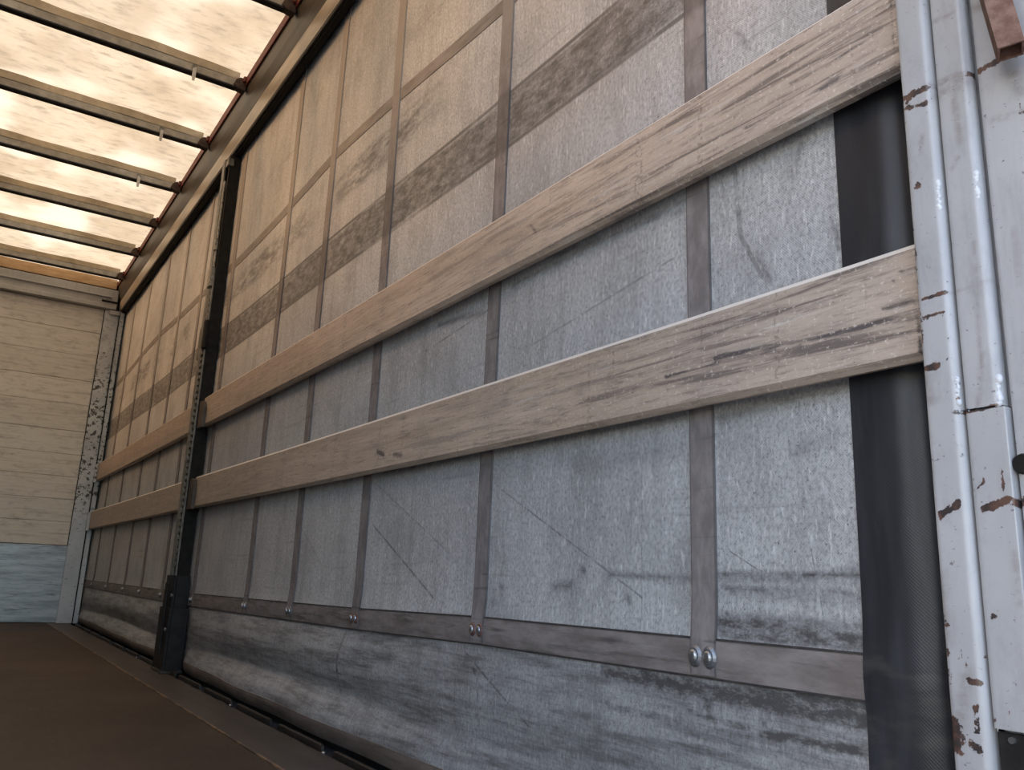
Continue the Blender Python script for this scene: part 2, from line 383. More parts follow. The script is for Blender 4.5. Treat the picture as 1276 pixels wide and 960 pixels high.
def mat_corner_post():
    k = NT('chipped_corner_post_paint'); k.pos()
    col = k.mix(k.mr(k.noise((5, 5, 5), 1.0, 4), .35, .66), (.44, .45, .46), (.56, .565, .57))
    mid = k.mul(k.mr(k.z, .75, 1.1), k.mr(k.z, 2.05, 2.35, 1, .25))
    chip = k.mx(k.mul(k.mr(k.noise((36, 10, 36), 1.0, 4, .6), .545, .585), mid), k.mr(k.noise((26, 10, 70), 1.0, 4, .6, off=(2, 0, 7)), .635, .66))
    col = k.mix(k.mul(chip, .92), col, (.035, .03, .028))
    col = k.mix(k.mul(k.mr(k.z, 1.05, .88), .35), col, (.50, .56, .64))
    k.bsdf(col, .45, .1, .5, k.bump(chip, .4, -.003)); return k.m
def mat_rail():
    k = NT('aluminium_roof_rail'); k.pos()
    f = k.noise((8, 1.2, 40), 1.0, 5, .6)
    col = k.mix(k.mr(f, .35, .68), (.065, .057, .050), (.10, .088, .077))  # shade of the down-facing rail face put into this dark colour
    k.bsdf(col, .42, .35, .5, k.bump(f, .15, .003)); return k.m
M = dict(
    curtain=mat_curtain(), strap=mat_strap('strap_webbing', (.17, .150, .148), (.26, .235, .23)),
    band=mat_band('seam_band_fabric', (.17, .145, .135), (.27, .24, .228), .75), upband=mat_band('upper_seam_band_fabric', (.20, .18, .165), (.27, .25, .235), .4),
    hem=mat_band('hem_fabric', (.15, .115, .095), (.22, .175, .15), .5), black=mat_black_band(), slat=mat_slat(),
    pillar=paint('grey_pillar_paint', (.345, .342, .352), (.41, .404, .415), (.05, .042, .04), (.735, .76), attr=True),
    weld=paint('painted_weld_bead', (.52, .53, .57), (.62, .63, .66), (.16, .09, .06), (.62, .68), rough=.3),
    rust=plain('rusted_steel', (.115, .055, .038), (.20, .115, .085), 60, .75, 0, .3, .5),
    dark=plain('dark_painted_steel', (.009, .008, .007), (.017, .015, .013), 30, .75, 0, .2),
    post=plain('post_weathered_aluminium', (.10, .095, .082), (.20, .19, .165), 26, .45, .3),
    postchip=plain('post_chipped_bracket', (.12, .11, .09), (.33, .31, .26), 50, .5, .2),
    pocket=plain('brown_slat_pocket_steel', (.050, .038, .030), (.085, .066, .052), 30, .6),
    rubber=plain('dark_box_steel', (.010, .009, .009), (.021, .019, .018), 20, .6, 0, .25),
    roof=mat_roof(), floor=mat_floor(), edge=mat_edge_plate(), board=mat_board(), kick=mat_kick(), cpost=mat_corner_post(), rail=mat_rail(),
    header=paint('front_header_paint', (.40, .385, .36), (.48, .46, .43), (.06, .05, .045), (.68, .72), (12, 12, 40)),
    bow=plain('roof_bow_aluminium', (.22, .20, .17), (.32, .29, .25), 18, .4, .5, .5, .1),
    sleeve=plain('roof_bow_fabric_sleeve', (.42, .33, .22), (.55, .45, .31), 12, .7),
    redbr=plain('red_primer_bracket', (.07, .014, .010), (.14, .025, .016), 40, .6), brown=plain('dark_rusty_bracket', (.035, .02, .014), (.075, .045, .03), 40, .7),
    tab=plain('pale_hanging_tab', (.50, .46, .40), (.62, .58, .52), 40, .6), chrome=plain('eyelet_metal', (.42, .43, .45), (.62, .63, .65), 80, .28, .9),
    eyerust=plain('eyelet_rusty_rim', (.10, .045, .035), (.20, .12, .10), 90, .6, .2), eyegrey=plain('eyelet_grey_rim', (.16, .16, .17), (.26, .26, .27), 80, .4, .6),
    kerb=plain('dark_kerb_steel', (.022, .019, .017), (.05, .044, .039), 40, .42, .3), kerbbase=plain('dark_side_rave', (.016, .013, .011), (.03, .025, .021), 14, .7),
    wood=plain('pale_wood_batten', (.42, .25, .12), (.55, .36, .19), 10, .6, sc=(1, 1, 8)), ext=plain('outside_grey', (.30, .30, .30), (.36, .36, .355), 2, .7),
    ground=plain('pale_yard_concrete', (.16, .158, .155), (.22, .217, .21), .6, .85),
)
M['lip'] = plain('rail_lip_aluminium', (.30, .265, .22), (.42, .375, .31), 6, .38, .3, .5, .1, (1, .3, 6))  # lip coloured lighter than the rail, light catching it painted in
M['bow_shade'] = plain('painted_bow_shade', (.008, .006, .005), (.014, .011, .010), 20, .8)  # near-black colour for the painted shade under the bows
M['left'] = plain('left_side_boards', (.05, .045, .04), (.08, .07, .062), 2, .7)
M['stitch'] = plain('dark_stitch_line', (.035, .03, .03), (.06, .055, .052), 60, .7)

# ================================================================== THE SETTING
ZR = 3.07
# ground outside
bm = bmesh.new(); box(bm, (-40, -40, -1.40), (40, 40, -1.25))
tag(link('ground', bm_mesh('ground', bm), M['ground']), 'pale concrete yard around the truck', kind='structure')

# floor
bm = bmesh.new(); box(bm, (XL, YR, -0.09), (0.795, YF + .02, 0.0), .001, 1)
floor = link('floor', bm_mesh('floor', bm), M['floor']); tag(floor, 'dark brown worn plywood load floor', kind='structure')
ys = steps([(YR, 2.2, .05), (2.2, 5.0, .018), (5.0, YF, .05)])
rag = np.array([0.966 + 0.006 * (mnoise.noise((y * 11, 3.3, 0)) + .6 * mnoise.noise((y * 37, 1.3, 0))) for y in ys])
vs = []; fs = []
for i, y in enumerate(ys):
    vs += [(0.799, y, -.03), (0.799, y, 0.0015), (rag[i], y, 0.0015), (rag[i] + .004, y, -.03)]
    if i:
        a = (i - 1) * 4; b = i * 4
        for q in range(3): fs.append((a + q, b + q, b + q + 1, a + q + 1))
link('edge_plate', mesh('edge_plate', vs, fs), M['edge'], floor)

# kerb along the right edge of the floor
bm = bmesh.new()
prism(bm, [(0.972, -.10), (0.972, -.022), (1.10, -.022), (1.10, -.10)], 'y', YR, YF)
kerb = link('trim_1', bm_mesh('trim_1', bm), M['kerbbase']); tag(kerb, 'dark steel side rave under the right curtain', kind='structure')
def rounded_plate(L, h, r, n=5):
    p = [(0, 0), (L, 0)]
    p += [(L - r + r * math.cos(a), h - r + r * math.sin(a)) for a in np.linspace(0, math.pi / 2, n)]
    p += [(r - r * math.sin(a), h - r + r * math.cos(a)) for a in np.linspace(0, math.pi / 2, n)]
    return p
bm = bmesh.new(); prism(bm, [(q[0], q[1]) for q in rounded_plate(.385, .038, .016)], 'x', 0, .009)
bmesh.ops.bevel(bm, geom=[e for e in bm.edges if abs(e.verts[0].co.x - e.verts[1].co.x) < 1e-6 and e.verts[0].co.x < .001], offset=.002, segments=1, affect='EDGES')
kp = bm_mesh('kerb_plate', bm)
kerb_spots = [2.395 + .463 * i for i in range(-4, 13)]
for y in kerb_spots:
    if y + .385 < YF - .05: o = link('kerb_plate', kp, M['kerb'], kerb); o.location = (0.976, y, -.021)
bm = bmesh.new(); box(bm, (1.062, YR, -.10), (1.074, YF, .14), .002, 1)
link('rave_upstand', bm_mesh('rave_upstand', bm), M['kerbbase'], kerb)  # unseen, set behind the curtain to stop light leaking under it
# little bright rivets seen on the kerb
bmr = bmesh.new(); bmesh.ops.create_uvsphere(bmr, u_segments=8, v_segments=5, radius=.006, matrix=Matrix.Diagonal((1, 1, .6, 1))); riv = bm_mesh('rivet', bmr)
for y in (2.36, 3.29, 5.14): o = link('rivet', riv, M['chrome'], kerb); o.location = (.969, y, .003)

# front wall
bm = bmesh.new(); box(bm, (XL - .02, YF + .012, -.09), (1.12, YF + .06, 3.05))
wf = link('wall_front', bm_mesh('wall_front', bm), M['dark']); tag(wf, 'boarded front bulkhead of the load space', kind='structure')
zb = [.644, .842, 1.036, 1.232, 1.427, 1.634, 1.872, 2.093, 2.318, 2.547, 2.778]
for i in range(len(zb) - 1):
    part_box('board', (XL, YF - .012 - .001 * (i % 2), zb[i] + .0010), (.862, YF + .012, zb[i + 1] - .0010), M['board'], wf, .0022, 1)
part_box('kick_panel', (XL, YF - .022, 0.004), (.868, YF + .012, .640), M['kick'], wf, .003, 1)
hd = empty('trim_6', (0, YF - .05, 2.78), 'grey header beam across the top of the front wall', kind='structure')
part_box('header_beam', (XL, YF - .055, 2.782), (.955, YF + .012, 2.975), M['header'], hd, .006)
part_box('header_lip', (XL, YF - .085, 2.782), (.945, YF - .055, 2.822), M['header'], hd, .004)
part_box('header_ledge', (XL, YF - .075, 2.890), (.90, YF - .055, 2.902), M['header'], hd, .003)
part_box('roof_batten', (XL, YF - .06, 2.980), (.93, YF + .035, 3.074), M['wood'], hd, .004)
part_box('corner_gusset', (.82, YF - .10, 2.84), (.95, YF - .07, 2.852), M['dark'], hd, .002)

# roof sheet
rng = np.random.default_rng(3)
def roof_fn(U, V):
    sag = -.010 * np.abs(np.sin((V - 3.39) / .752 * np.pi)) ** 1.5 + .004 * np.sin(5 * U + 2 * V)
    return U, V, ZR + .012 + sag
me, _ = grid_mesh('ceiling', np.linspace(XL - .05, .955, 40), np.linspace(YR, YF + .03, 220), roof_fn)
ceil = link('ceiling', me, M['roof'], smooth=True); tag(ceil, 'cream translucent tarpaulin roof glowing with sunlight', kind='structure')

# roof side rail, right
def rail(name, mir, label):
    X = (lambda x: x) if not mir else (lambda x: XL + 1.0 - x)
    bm = bmesh.new()
    pts = [(.94, 3.015), (.956, 2.945), (.974, 2.886), (.979, 2.872), (.980, 2.862), (.9865, 2.786), (.9885, 2.779), (.992, 2.777), (1.0, 2.780), (1.0, 2.955), (1.062, 2.955),
           (1.062, 2.75), (1.12, 2.75), (1.12, 3.06), (.94, 3.06)]
    prism(bm, [(X(a), b) for a, b in pts], 'y', YR, YF + .06)
    r = link(name, bm_mesh(name, bm), M['rail']); tag(r, label, kind='structure')
    bm = bmesh.new(); prism(bm, [(X(a), b) for a, b in [(.979, 2.8735), (.9865, 2.7865), (.9845, 2.7855), (.980, 2.816), (.9765, 2.850), (.976, 2.8735)]], 'y', YR, YF)
    link('rail_lip', bm_mesh('rail_lip', bm), M['lip'], r)
    bm = bmesh.new(); box(bm, (min(X(1.001), X(1.032)), YR, 2.768), (max(X(1.001), X(1.032)), YF, 2.95), .003, 1)
    link('curtain_track', bm_mesh('curtain_track', bm), M['dark'], r)
    bm = bmesh.new(); box(bm, (min(X(.932), X(.9405)), YR, 3.008), (max(X(.932), X(.9405)), YF, 3.062), .002, 1)
    link('edge_flashing', bm_mesh('edge_flashing', bm), M['redbr'], r)
    return r
rr = rail('trim_2', False, 'aluminium roof rail along the top of the right curtain')
rail('trim_3', True, 'aluminium roof rail along the top of the left side')
# left side and rear frame, unseen; header deepened, pillar added to shade the wall
bm = bmesh.new(); box(bm, (XL - .06, YR, -.10), (XL - .045, YF + .05, 3.0)); 
tag(link('wall_left', bm_mesh('wall_left', bm), M['left']), 'left side curtain of the truck', kind='structure')
bm = bmesh.new(); box(bm, (XL - .05, YR, 2.80), (1.12, YR + .48, 3.04), .006)
tag(link('trim_4', bm_mesh('trim_4', bm), M['header']), 'unseen rear header beam of the truck body, deepened to shade the near wall', kind='structure')

bm = bmesh.new(); box(bm, (XL - .05, .20, 0.0), (XL + .09, .55, 2.80), .008)
tag(link('trim_5', bm_mesh('trim_5', bm), M['header']), 'unseen left rear pillar of the truck body', kind='structure')

# ================================================================== ROOF BOWS
ORD = ['first', 'second', 'third', 'fourth', 'fifth', 'sixth', 'seventh', 'eighth', 'ninth', 'tenth']
bow_far = [7.853, 7.135, 6.405, 5.667, 4.930, 4.163, 3.385, 2.63, 1.88, 1.13]
hooks = {4.163: .672, 4.930: .666, 5.667: .671, 3.385: .690}
bm = bmesh.new(); box(bm, (XL + .06, -.034, 2.984), (.89, .002, 2.9918), .001, 1); me_under_shade = bm_mesh('painted_under_shade', bm)  # dark strip standing in for the shade on each bow's underside
bm = bmesh.new(); box(bm, (XL + .06, -.036, 2.992), (.895, 0, 3.040), .004, 2); me_bow = bm_mesh('beam', bm)
bm = bmesh.new()
L0, L1 = XL + .06, .90
n = 60; va = []
for i in range(n + 1):
    x = L0 + (L1 - L0) * i / n; d = .004 * math.sin(x * 9) + .003 * math.sin(x * 23)
    va.append([bm.verts.new((x, -.046 + d, ZR + .005)), bm.verts.new((x, -.039 + d * .3, 3.036)), bm.verts.new((x, -.010, 3.036)), bm.verts.new((x, -.004, ZR + .005))])
for i in range(n):
    for q in range(3): bm.faces.new((va[i][q], va[i + 1][q], va[i + 1][q + 1], va[i][q + 1]))
me_slv = bm_mesh('fabric_sleeve', bm)
bm = bmesh.new(); prism(bm, [(.870, 2.996), (.90, 2.984), (.938, 2.980), (.938, 3.050), (.905, 3.052), (.885, 3.035)], 'y', -.040, .006)
bmesh.ops.bevel(bm, geom=bm.edges[:], offset=.003, segments=1, affect='EDGES'); me_br = bm_mesh('end_bracket', bm)
bm = bmesh.new(); box(bm, (.917, -.060, 3.022), (.9365, .036, 3.056), .005, 1); me_red = bm_mesh('bracket_plate', bm)
bm = bmesh.new(); prism(bm, [(-.009, 0), (.009, 0), (.009, .045), (.006, .075), (-.006, .075), (-.009, .045)], 'y', 0, .003)
for v in bm.verts: v.co.z = .035 - v.co.z
me_tab = bm_mesh('hanging_tab', bm)
bm = bmesh.new(); box(bm, (-.011, -.004, -.004), (.011, .004, .018), .002, 1); me_clip = bm_mesh('tab_clip', bm)
for i, y in enumerate(bow_far):
    b = empty('roof_bow', (0, y, 2.99), ORD[i] + ' roof bow counted back from the front wall, aluminium bar under the cream tarpaulin', 'roof bow', 'roof bows')
    for nm, me, mt in (('beam', me_bow, 'bow'), ('fabric_sleeve', me_slv, 'sleeve'), ('painted_under_shade', me_under_shade, 'bow_shade'), ('end_bracket', me_br, 'brown'), ('bracket_plate', me_red, 'redbr')):
        o = link(nm, me, M[mt], b); o.location = (0, y, 0)
    if y in hooks:
        o = link('hanging_tab', me_tab, M['tab'], b); o.location = (hooks[y], y - .042, 2.992 - .012); o.rotation_euler = (0.06, 0, .1 * math.sin(y * 7))
        c2 = link('tab_clip', me_clip, M['post'], b); c2.location = (hooks[y], y - .040, 3.012)

# ================================================================== RIGHT SIDE CURTAIN
cur = empty('side_curtain', (XC, 4.3, 0.02), 'grey tarpaulin side curtain with dark webbing straps hanging behind the slats', 'curtain')
Y0, Y1 = 0.60, 8.210
yy = steps([(0.690, 1.7, .006), (1.7, 2.6, .009), (2.6, 4.6, .014), (4.6, Y1, .03)])
zz = steps([(HEM, .46, .006), (.46, 2.25, .008), (2.25, 2.93, .03)])
me, co = grid_mesh('fabric', yy, zz, lambda U, V: (curtain_x(U, V), U, V))
strokes = []
def st(pts, wpx, s): strokes.append((pts, wpx, s))
# smudge rows on the rear panel and neighbours (pixel strokes on the photograph -> curtain plane)
st([(760, 716), (860, 722)], 5, .55); st([(893, 716), (960, 720), (1072, 716)], 6, .75); st([(905, 733), (985, 740)], 7, .6); st([(1025, 742), (1072, 738)], 6, .5)
st([(895, 775), (960, 782), (1078, 800)], 12, .85); st([(930, 770), (1078, 783)], 9, .55); st([(690, 732), (712, 730)], 6, .6); st([(727, 711)], 5, .8); st([(625, 732)], 5, .6); st([(614, 752)], 5, .6)
st([(780, 742), (785, 750)], 6, .55); st([(960, 775), (963, 782)], 4, .9); st([(907, 764), (911, 774)], 3, .8)
st([(755, 838), (830, 850), (900, 862), (1000, 880), (1080, 893)], 11, 1.0); st([(860, 856), (930, 872), (1010, 878), (1085, 884)], 10, .9); st([(952, 880), (955, 920)], 5, .75); st([(880, 868), (885, 890)], 9, .7)
st([(860, 886), (900, 900), (935, 908)], 5, .8); st([(965, 915), (1020, 926), (1090, 942)], 7, 1.0); st([(720, 870), (850, 895), (960, 930)], 4, .55); st([(640, 920), (800, 950)], 8, .5); st([(740, 960), (900, 1010)], 10, .5)
st([(580, 828), (600, 840)], 7, .7); st([(598, 825), (598, 905)], 4, .55); st([(590, 850), (588, 940)], 3, .5); st([(520, 808), (600, 808)], 5, .45); st([(525, 815), (535, 900)], 9, .42)
st([(450, 848), (520, 868), (640, 905), (760, 945)], 4, .55); st([(460, 880), (530, 895)], 5, .5); st([(433, 788), (424, 870)], 4, .8); st([(352, 780), (347, 830)], 3, .75); st([(290, 765), (286, 805)], 2.5, .8)
st([(315, 780), (311, 830)], 3, .5); st([(370, 790), (366, 840)], 4, .4); st([(430, 860), (560, 915)], 8, .35)
st([(945, 320), (960, 350)], 4, .5); st([(1000, 180), (990, 215)], 5, .45); st([(1040, 280), (1046, 310)], 4, .5); st([(905, 150), (960, 140)], 5, .3); st([(920, 40), (935, 60)], 5, .35)
st([(898, 520), (1060, 478)], 8, .5); st([(640, 555), (855, 518)], 7, .5); st([(480, 590), (600, 566)], 6, .5); st([(890, 215), (1010, 160)], 5, .45); st([(640, 355), (855, 250)], 5, .45)
st([(690, 320), (850, 262)], 3, .5); st([(545, 405), (600, 390)], 3, .5); st([(520, 215), (565, 185), (600, 160)], 7, .4); st([(740, 85), (800, 50)], 10, .4); st([(650, 120), (720, 85)], 12, .3); st([(820, 10), (850, 0)], 8, .5)
st([(990, 560), (1040, 545)], 12, .25); st([(720, 580), (850, 560)], 14, .25)
st([(800, 845), (900, 866), (1000, 884), (1085, 897)], 17, 1.0); st([(870, 858), (1085, 880)], 12, 1.0); st([(1000, 868), (1085, 878)], 9, .9); st([(950, 915), (1090, 940)], 10, 1.0)
st([(900, 790), (1000, 800), (1080, 806)], 7, .8); st([(760, 880), (860, 905)], 8, .6); st([(650, 850), (760, 872)], 6, .45); st([(893, 735), (1075, 745)], 14, .35)
set_attr(me, 'grime', stroke_mask(co[:, 1], co[:, 2], strokes))
link('fabric', me, M['curtain'], cur, smooth=True)

def strip(name, mat, y_of, z_of, nu, nv, off, thick, parent):
    """ribbon lying on the curtain: u across, v along; both give (y,z)"""
    vs = []; fs = []
    for j in range(nv + 1):
        for i in range(nu + 1):
            y = float(y_of(i / nu, j / nv)); z = float(z_of(i / nu, j / nv)); x = float(curtain_x(y, z)) - off
            vs.append((x, y, z))
    W = nu + 1
    for j in range(nv):
        for i in range(nu): a = j * W + i; fs.append((a, a + 1, a + W + 1, a + W))
    N = len(vs); bd = [i for i in range(W)] + [j * W + nu for j in range(1, nv + 1)] + [nv * W + i for i in range(nu - 1, -1, -1)] + [j * W for j in range(nv - 1, 0, -1)]
    for q in bd: vs.append((vs[q][0] + thick, vs[q][1], vs[q][2]))
    nb = len(bd)
    for q in range(nb): fs.append((bd[q], bd[(q + 1) % nb], N + (q + 1) % nb, N + q))
    return link(name, mesh(name, vs, fs), mat, parent, smooth=False)
Y_UP = ((.6, 1.7, 2.35, 2.92, 4.25, 4.84, 6.18, 8.2), (2.02, 2.047, 2.094, 2.122, 2.086, 2.10, 2.137, 2.08))
strip('upper_seam_band', M['upband'], lambda u, v: .69 + (Y1 - .70) * v, lambda u, v: np.interp(.69 + (Y1 - .70) * v, *Y_UP) + (u - .5) * .046, 1, 150, .0018, .003, cur)
strip('lower_seam_band', M['band'], lambda u, v: .69 + (Y1 - .70) * v, lambda u, v: band_top(.69 + (Y1 - .70) * v) - BAND_H * (1 - u), 6, 170, .0022, .004, cur)
for s in (0, 1):   # thin dark stitch lines where the band is sewn on
    strip('stitch_line', M['stitch'], lambda u, v: .69 + (Y1 - .70) * v, lambda u, v: band_top(.69 + (Y1 - .70) * v) - BAND_H * (1 - s) + (u - .5) * .0035, 1, 170, .0035, .002, cur)
strip('hem_band', M['hem'], lambda u, v: 1.2 + (Y1 - 1.21) * v, lambda u, v: HEM + .001 + .050 * u, 5, 140, .0025, .004, cur)
for i, y in enumerate(STRAPS):
    sw = .054
    strip('strap', M['strap'], lambda u, v: y + (u - .5) * sw, lambda u, v: band_top(y) - BAND_H + .004 + v * (2.90 - band_top(y) + BAND_H), 3, 90, .0048, .006, cur)
bm = bmesh.new()
bmesh.ops.create_cone(bm, cap_ends=True, segments=20, radius1=.0125, radius2=.0095, depth=.004, matrix=Matrix.Rotation(-math.pi / 2, 4, 'Y'))
me_rim = bm_mesh('eyelet', bm); me_rim2 = me_rim.copy()
bm = bmesh.new(); bmesh.ops.create_uvsphere(bm, u_segments=14, v_segments=8, radius=.0072, matrix=Matrix.Diagonal((.55, 1, 1, 1))); me_dom = bm_mesh('rivet_head', bm)
for i, y in enumerate(STRAPS):
    zc = float(band_top(y)) - .028; sc = 1.0
    for s in (-1, 1):
        if i == 0: sc, dz = 1.15, 0
        yy_ = y + s * .0155
        ex = float(curtain_x(yy_, zc)) - .0065
        e = link('eyelet', me_rim if i == 1 or i == 2 else me_rim2, M['eyerust'] if i == 1 or i == 2 else M['eyegrey'], cur); e.location = (ex, yy_, zc); e.scale = (1, 1.05 * sc, 1.25 * sc)
        d = link('rivet_head', me_dom, M['chrome'], e); d.matrix_parent_inverse = Matrix(); d.location = (-.0025, 0, 0)
# black rear edge of the curtain
me, co = grid_mesh('edge_band', np.linspace(Y0 - .03, .7005, 30), np.linspace(HEM, 2.93, 150),
                   lambda U, V: (curtain_x(U, V) - .0040 + .012 * np.exp(-((U - .60) / .02) ** 2) + .003 * np.sin(V * 5 + U * 30) * np.clip((.69 - U) / .03, 0, 1), U, V))
link('edge_band', me, M['black'], cur, smooth=True)

# ================================================================== SIDE SLATS
def slat(y0, y1, z0, z1, label, fine, strokes=()):
    c = .0095; xf = XS; xb = XS + .027
    pts = [(xb, z0 + .003), (xf + c, z0)] + [(xf, z0 + c + (z1 - z0 - 2 * c) * i / 16) for i in range(17)] + [(xf + c, z1), (xb, z1 - .003)]
    ys = steps([(y0, min(y1, y0 + 1.1), .006), (min(y1, y0 + 1.1), y1, .016)]) if fine else steps([(y0, y1, .05)])
    vs = []; fs = []; n = len(pts)
    for y in ys:
        bow = .0035 * math.sin((y - y0) / (y1 - y0) * math.pi)
        vs += [(a, y, b - bow) for a, b in pts]
    for i in range(len(ys) - 1):
        for q in range(n): fs.append((i * n + q, i * n + (q + 1) % n, (i + 1) * n + (q + 1) % n, (i + 1) * n + q))
    fs.append(tuple(range(n))[::-1]); fs.append(tuple((len(ys) - 1) * n + q for q in range(n)))
    me = mesh('side_lath', vs, fs); co = np.array(vs)
    front = co[:, 0] < XS + .002
    set_attr(me, 'grime', stroke_mask(co[:, 1], co[:, 2], strokes, XS) * front if strokes else np.zeros(len(co)))
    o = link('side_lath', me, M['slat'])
    tag(o, label, 'lath', 'wooden side laths'); return o
s_up = [([(1085, 55), (1090, 35), (1103, 18)], 1.6, .8), ([(1100, 35), (1040, 75), (985, 105)], 4, .7), ([(930, 160), (985, 125), (1045, 100)], 5, .75), ([(870, 205), (930, 170)], 4, .7), ([(1062, 80), (1000, 118)], 2, .5),
        ([(1110, 0), (1117, 85)], 3, .6), ([(700, 265), (770, 235), (850, 200)], 2.5, .6), ([(875, 160)], 3, .9), ([(660, 280), (668, 290)], 4, .7), ([(560, 330), (566, 350)], 3, .4), ([(1000, 75), (940, 110), (860, 150)], 3, .45)]
s_lo = [([(890, 447), (980, 428), (1060, 410), (1135, 395)], 5, 1.0), ([(900, 443), (1000, 432)], 3, .8), ([(830, 470), (895, 455)], 4, .7), ([(1142, 300), (1148, 440)], 3.5, .95), ([(1112, 350), (1122, 338), (1140, 332)], 2, .8),
        ([(1100, 384), (1140, 375)], 4, .8), ([(930, 395), (1010, 378), (1100, 355)], 5, .6), ([(850, 420), (940, 405)], 4, .5), ([(690, 475), (770, 450), (830, 432)], 3, .5), ([(640, 530), (700, 522)], 2, .6),
        ([(470, 562), (478, 567)], 5, .9), ([(490, 567), (500, 567)], 4, .8), ([(505, 540), (510, 560)], 10, .35), ([(500, 510), (515, 560)], 9, .35), ([(780, 485), (820, 478)], 3, .6), ([(870, 482), (900, 478)], 3, .6), ([(1010, 455), (1075, 445)], 2.5, .6), ([(348, 563), (349, 572)], 2, .6)]
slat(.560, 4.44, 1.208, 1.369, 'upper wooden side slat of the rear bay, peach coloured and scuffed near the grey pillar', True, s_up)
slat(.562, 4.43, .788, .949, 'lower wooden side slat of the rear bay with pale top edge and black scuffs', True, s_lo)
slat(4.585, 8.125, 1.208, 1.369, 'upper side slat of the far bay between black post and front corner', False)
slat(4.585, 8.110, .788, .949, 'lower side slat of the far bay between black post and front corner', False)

# ================================================================== MIDDLE POST
YP = 4.46
post = empty('curtain_post', (1.0, YP + .06, 0), 'dark upright sliding post between the two bays of slats', 'post')
bm = bmesh.new()
prism(bm, [(.979, YP + .02), (.979, YP), (1.036, YP), (1.036, YP + .115), (.979, YP + .115), (.979, YP + .095), (1.02, YP + .095), (1.02, YP + .02)], 'z', .34, 2.765)
link('post_channel', bm_mesh('post_channel', bm), M['dark'], post)
part_box('front_flange', (.967, YP + .066, .36), (.9785, YP + .118, 2.765), M['post'], post, .003)
part_box('rear_flange', (.971, YP + .004, .36), (.9785, YP + .024, 2.06), M['post'], post, .002)
part_box('pale_flange_edge', (.969, YP + .032, 1.72), (.978, YP + .058, 2.62), M['postchip'], post, .003)
bm = bmesh.new()
for i in range(46):
    z = .50 + i * .0335; box(bm, (.9665, YP + .030, z), (.9785, YP + .060, z + .019), .002, 1)
nst = link('notch_strip', bm_mesh('notch_strip', bm), M['post'], post); nst['kind'] = 'stuff'
def arch(y0, y1, z0, z1, r):
    p = [(y0, z0), (y1, z0)]
    return p + [((y1 - r) + r * math.cos(a), z1 - r + r * math.sin(a)) for a in np.linspace(0, math.pi / 2, 6)] + [(y0 + r - r * math.sin(a), z1 - r + r * math.cos(a)) for a in np.linspace(0, math.pi / 2, 6)]
for z0, z1 in ((1.20, 1.342), (.782, .938)):
    bm = bmesh.new(); prism(bm, arch(YP - .095, YP + .17, z0, z1, .055), 'x', .982, .998)
    link('slat_pocket', bm_mesh('slat_pocket', bm), M['pocket'], post)
bm = bmesh.new()
prism(bm, [(.944, YP - .10), (1.033, YP - .10), (1.033, YP + .14), (.944, YP + .14)], 'z', .012, .30)
prism(bm, [(.957, YP - .06), (1.033, YP - .06), (1.033, YP + .13), (.957, YP + .13)], 'z', .30, .455)
bmesh.ops.bevel(bm, geom=[e for e in bm.edges if abs(e.verts[0].co.z - e.verts[1].co.z) > .01], offset=.012, segments=2, affect='EDGES')
link('lever_box', bm_mesh('lever_box', bm), M['rubber'], post)
part_box('lever_handle', (.933, YP - .02, .10), (.945, YP + .03, .42), M['rubber'], post, .005)
part_box('foot', (.93, YP - .13, .0), (1.03, YP + .10, .014), M['kerb'], post, .003)
for z in (.20, .36): 
    bm = bmesh.new(); cyl(bm, (.9565 if z > .3 else .9435, YP - .06 + .02 * (z > .3), z), .009, .012, 'x', 10); link('bolt', bm_mesh('bolt', bm), M['eyegrey'], post)
part_box('top_clamp', (.968, YP - .012, 2.70), (1.0, YP + .05, 2.745), M['post'], post, .004)
part_box('latch_bracket', (.955, YP + .01, 1.985), (.978, YP + .075, 2.10), M['postchip'], post, .006)
part_box('latch_bracket', (.960, YP + .02, 2.20), (.978, YP + .06, 2.27), M['postchip'], post, .006)
part_box('latch_handle', (.955, YP - .015, 1.63), (.978, YP + .028, 1.79), M['dark'], post, .008)
part_box('slat_hook', (.968, YP + .119, 1.60), (.99, YP + .16, 1.78), M['post'], post, .003)

# ================================================================== FRONT CORNER POST
cp = empty('corner_post', (.95, YF - .03, 0), 'pale grey corner post with black chipped paint beside the front wall', 'post')
bm = bmesh.new(); prism(bm, [(.866, YF - .0245), (.866, YF - .0455), (.985, YF - .0455), (.985, YF - .0245)], 'z', .002, 2.778)
bmesh.ops.bevel(bm, geom=[e for e in bm.edges if abs(e.verts[0].co.z - e.verts[1].co.z) > 1], offset=.004, segments=2, affect='EDGES')
link('face_plate', bm_mesh('face_plate', bm), M['cpost'], cp)
bm = bmesh.new(); prism(bm, [(.989, YF - .0245), (.989, YF - .068), (1.028, YF - .068), (1.028, YF - .0245)], 'z', .002, 2.775)
bmesh.ops.bevel(bm, geom=[e for e in bm.edges if abs(e.verts[0].co.z - e.verts[1].co.z) > 1], offset=.004, segments=2, affect='EDGES')
link('side_flange', bm_mesh('side_flange', bm), M['cpost'], cp)
bm = bmesh.new(); box(bm, (.985, YF - .075, .0), (.990, YF - .0245, 2.77)); link('flange_seam', bm_mesh('flange_seam', bm), M['dark'], cp)
for z0 in (1.20, .78): part_box('slat_bracket', (.975, YF - .105, z0 - .005), (.999, YF - .060, z0 + .155), M['cpost'], cp, .004)
part_box('top_bracket', (.90, YF - .07, 2.735), (1.0, YF - .0455, 2.776), M['header'], cp, .004)

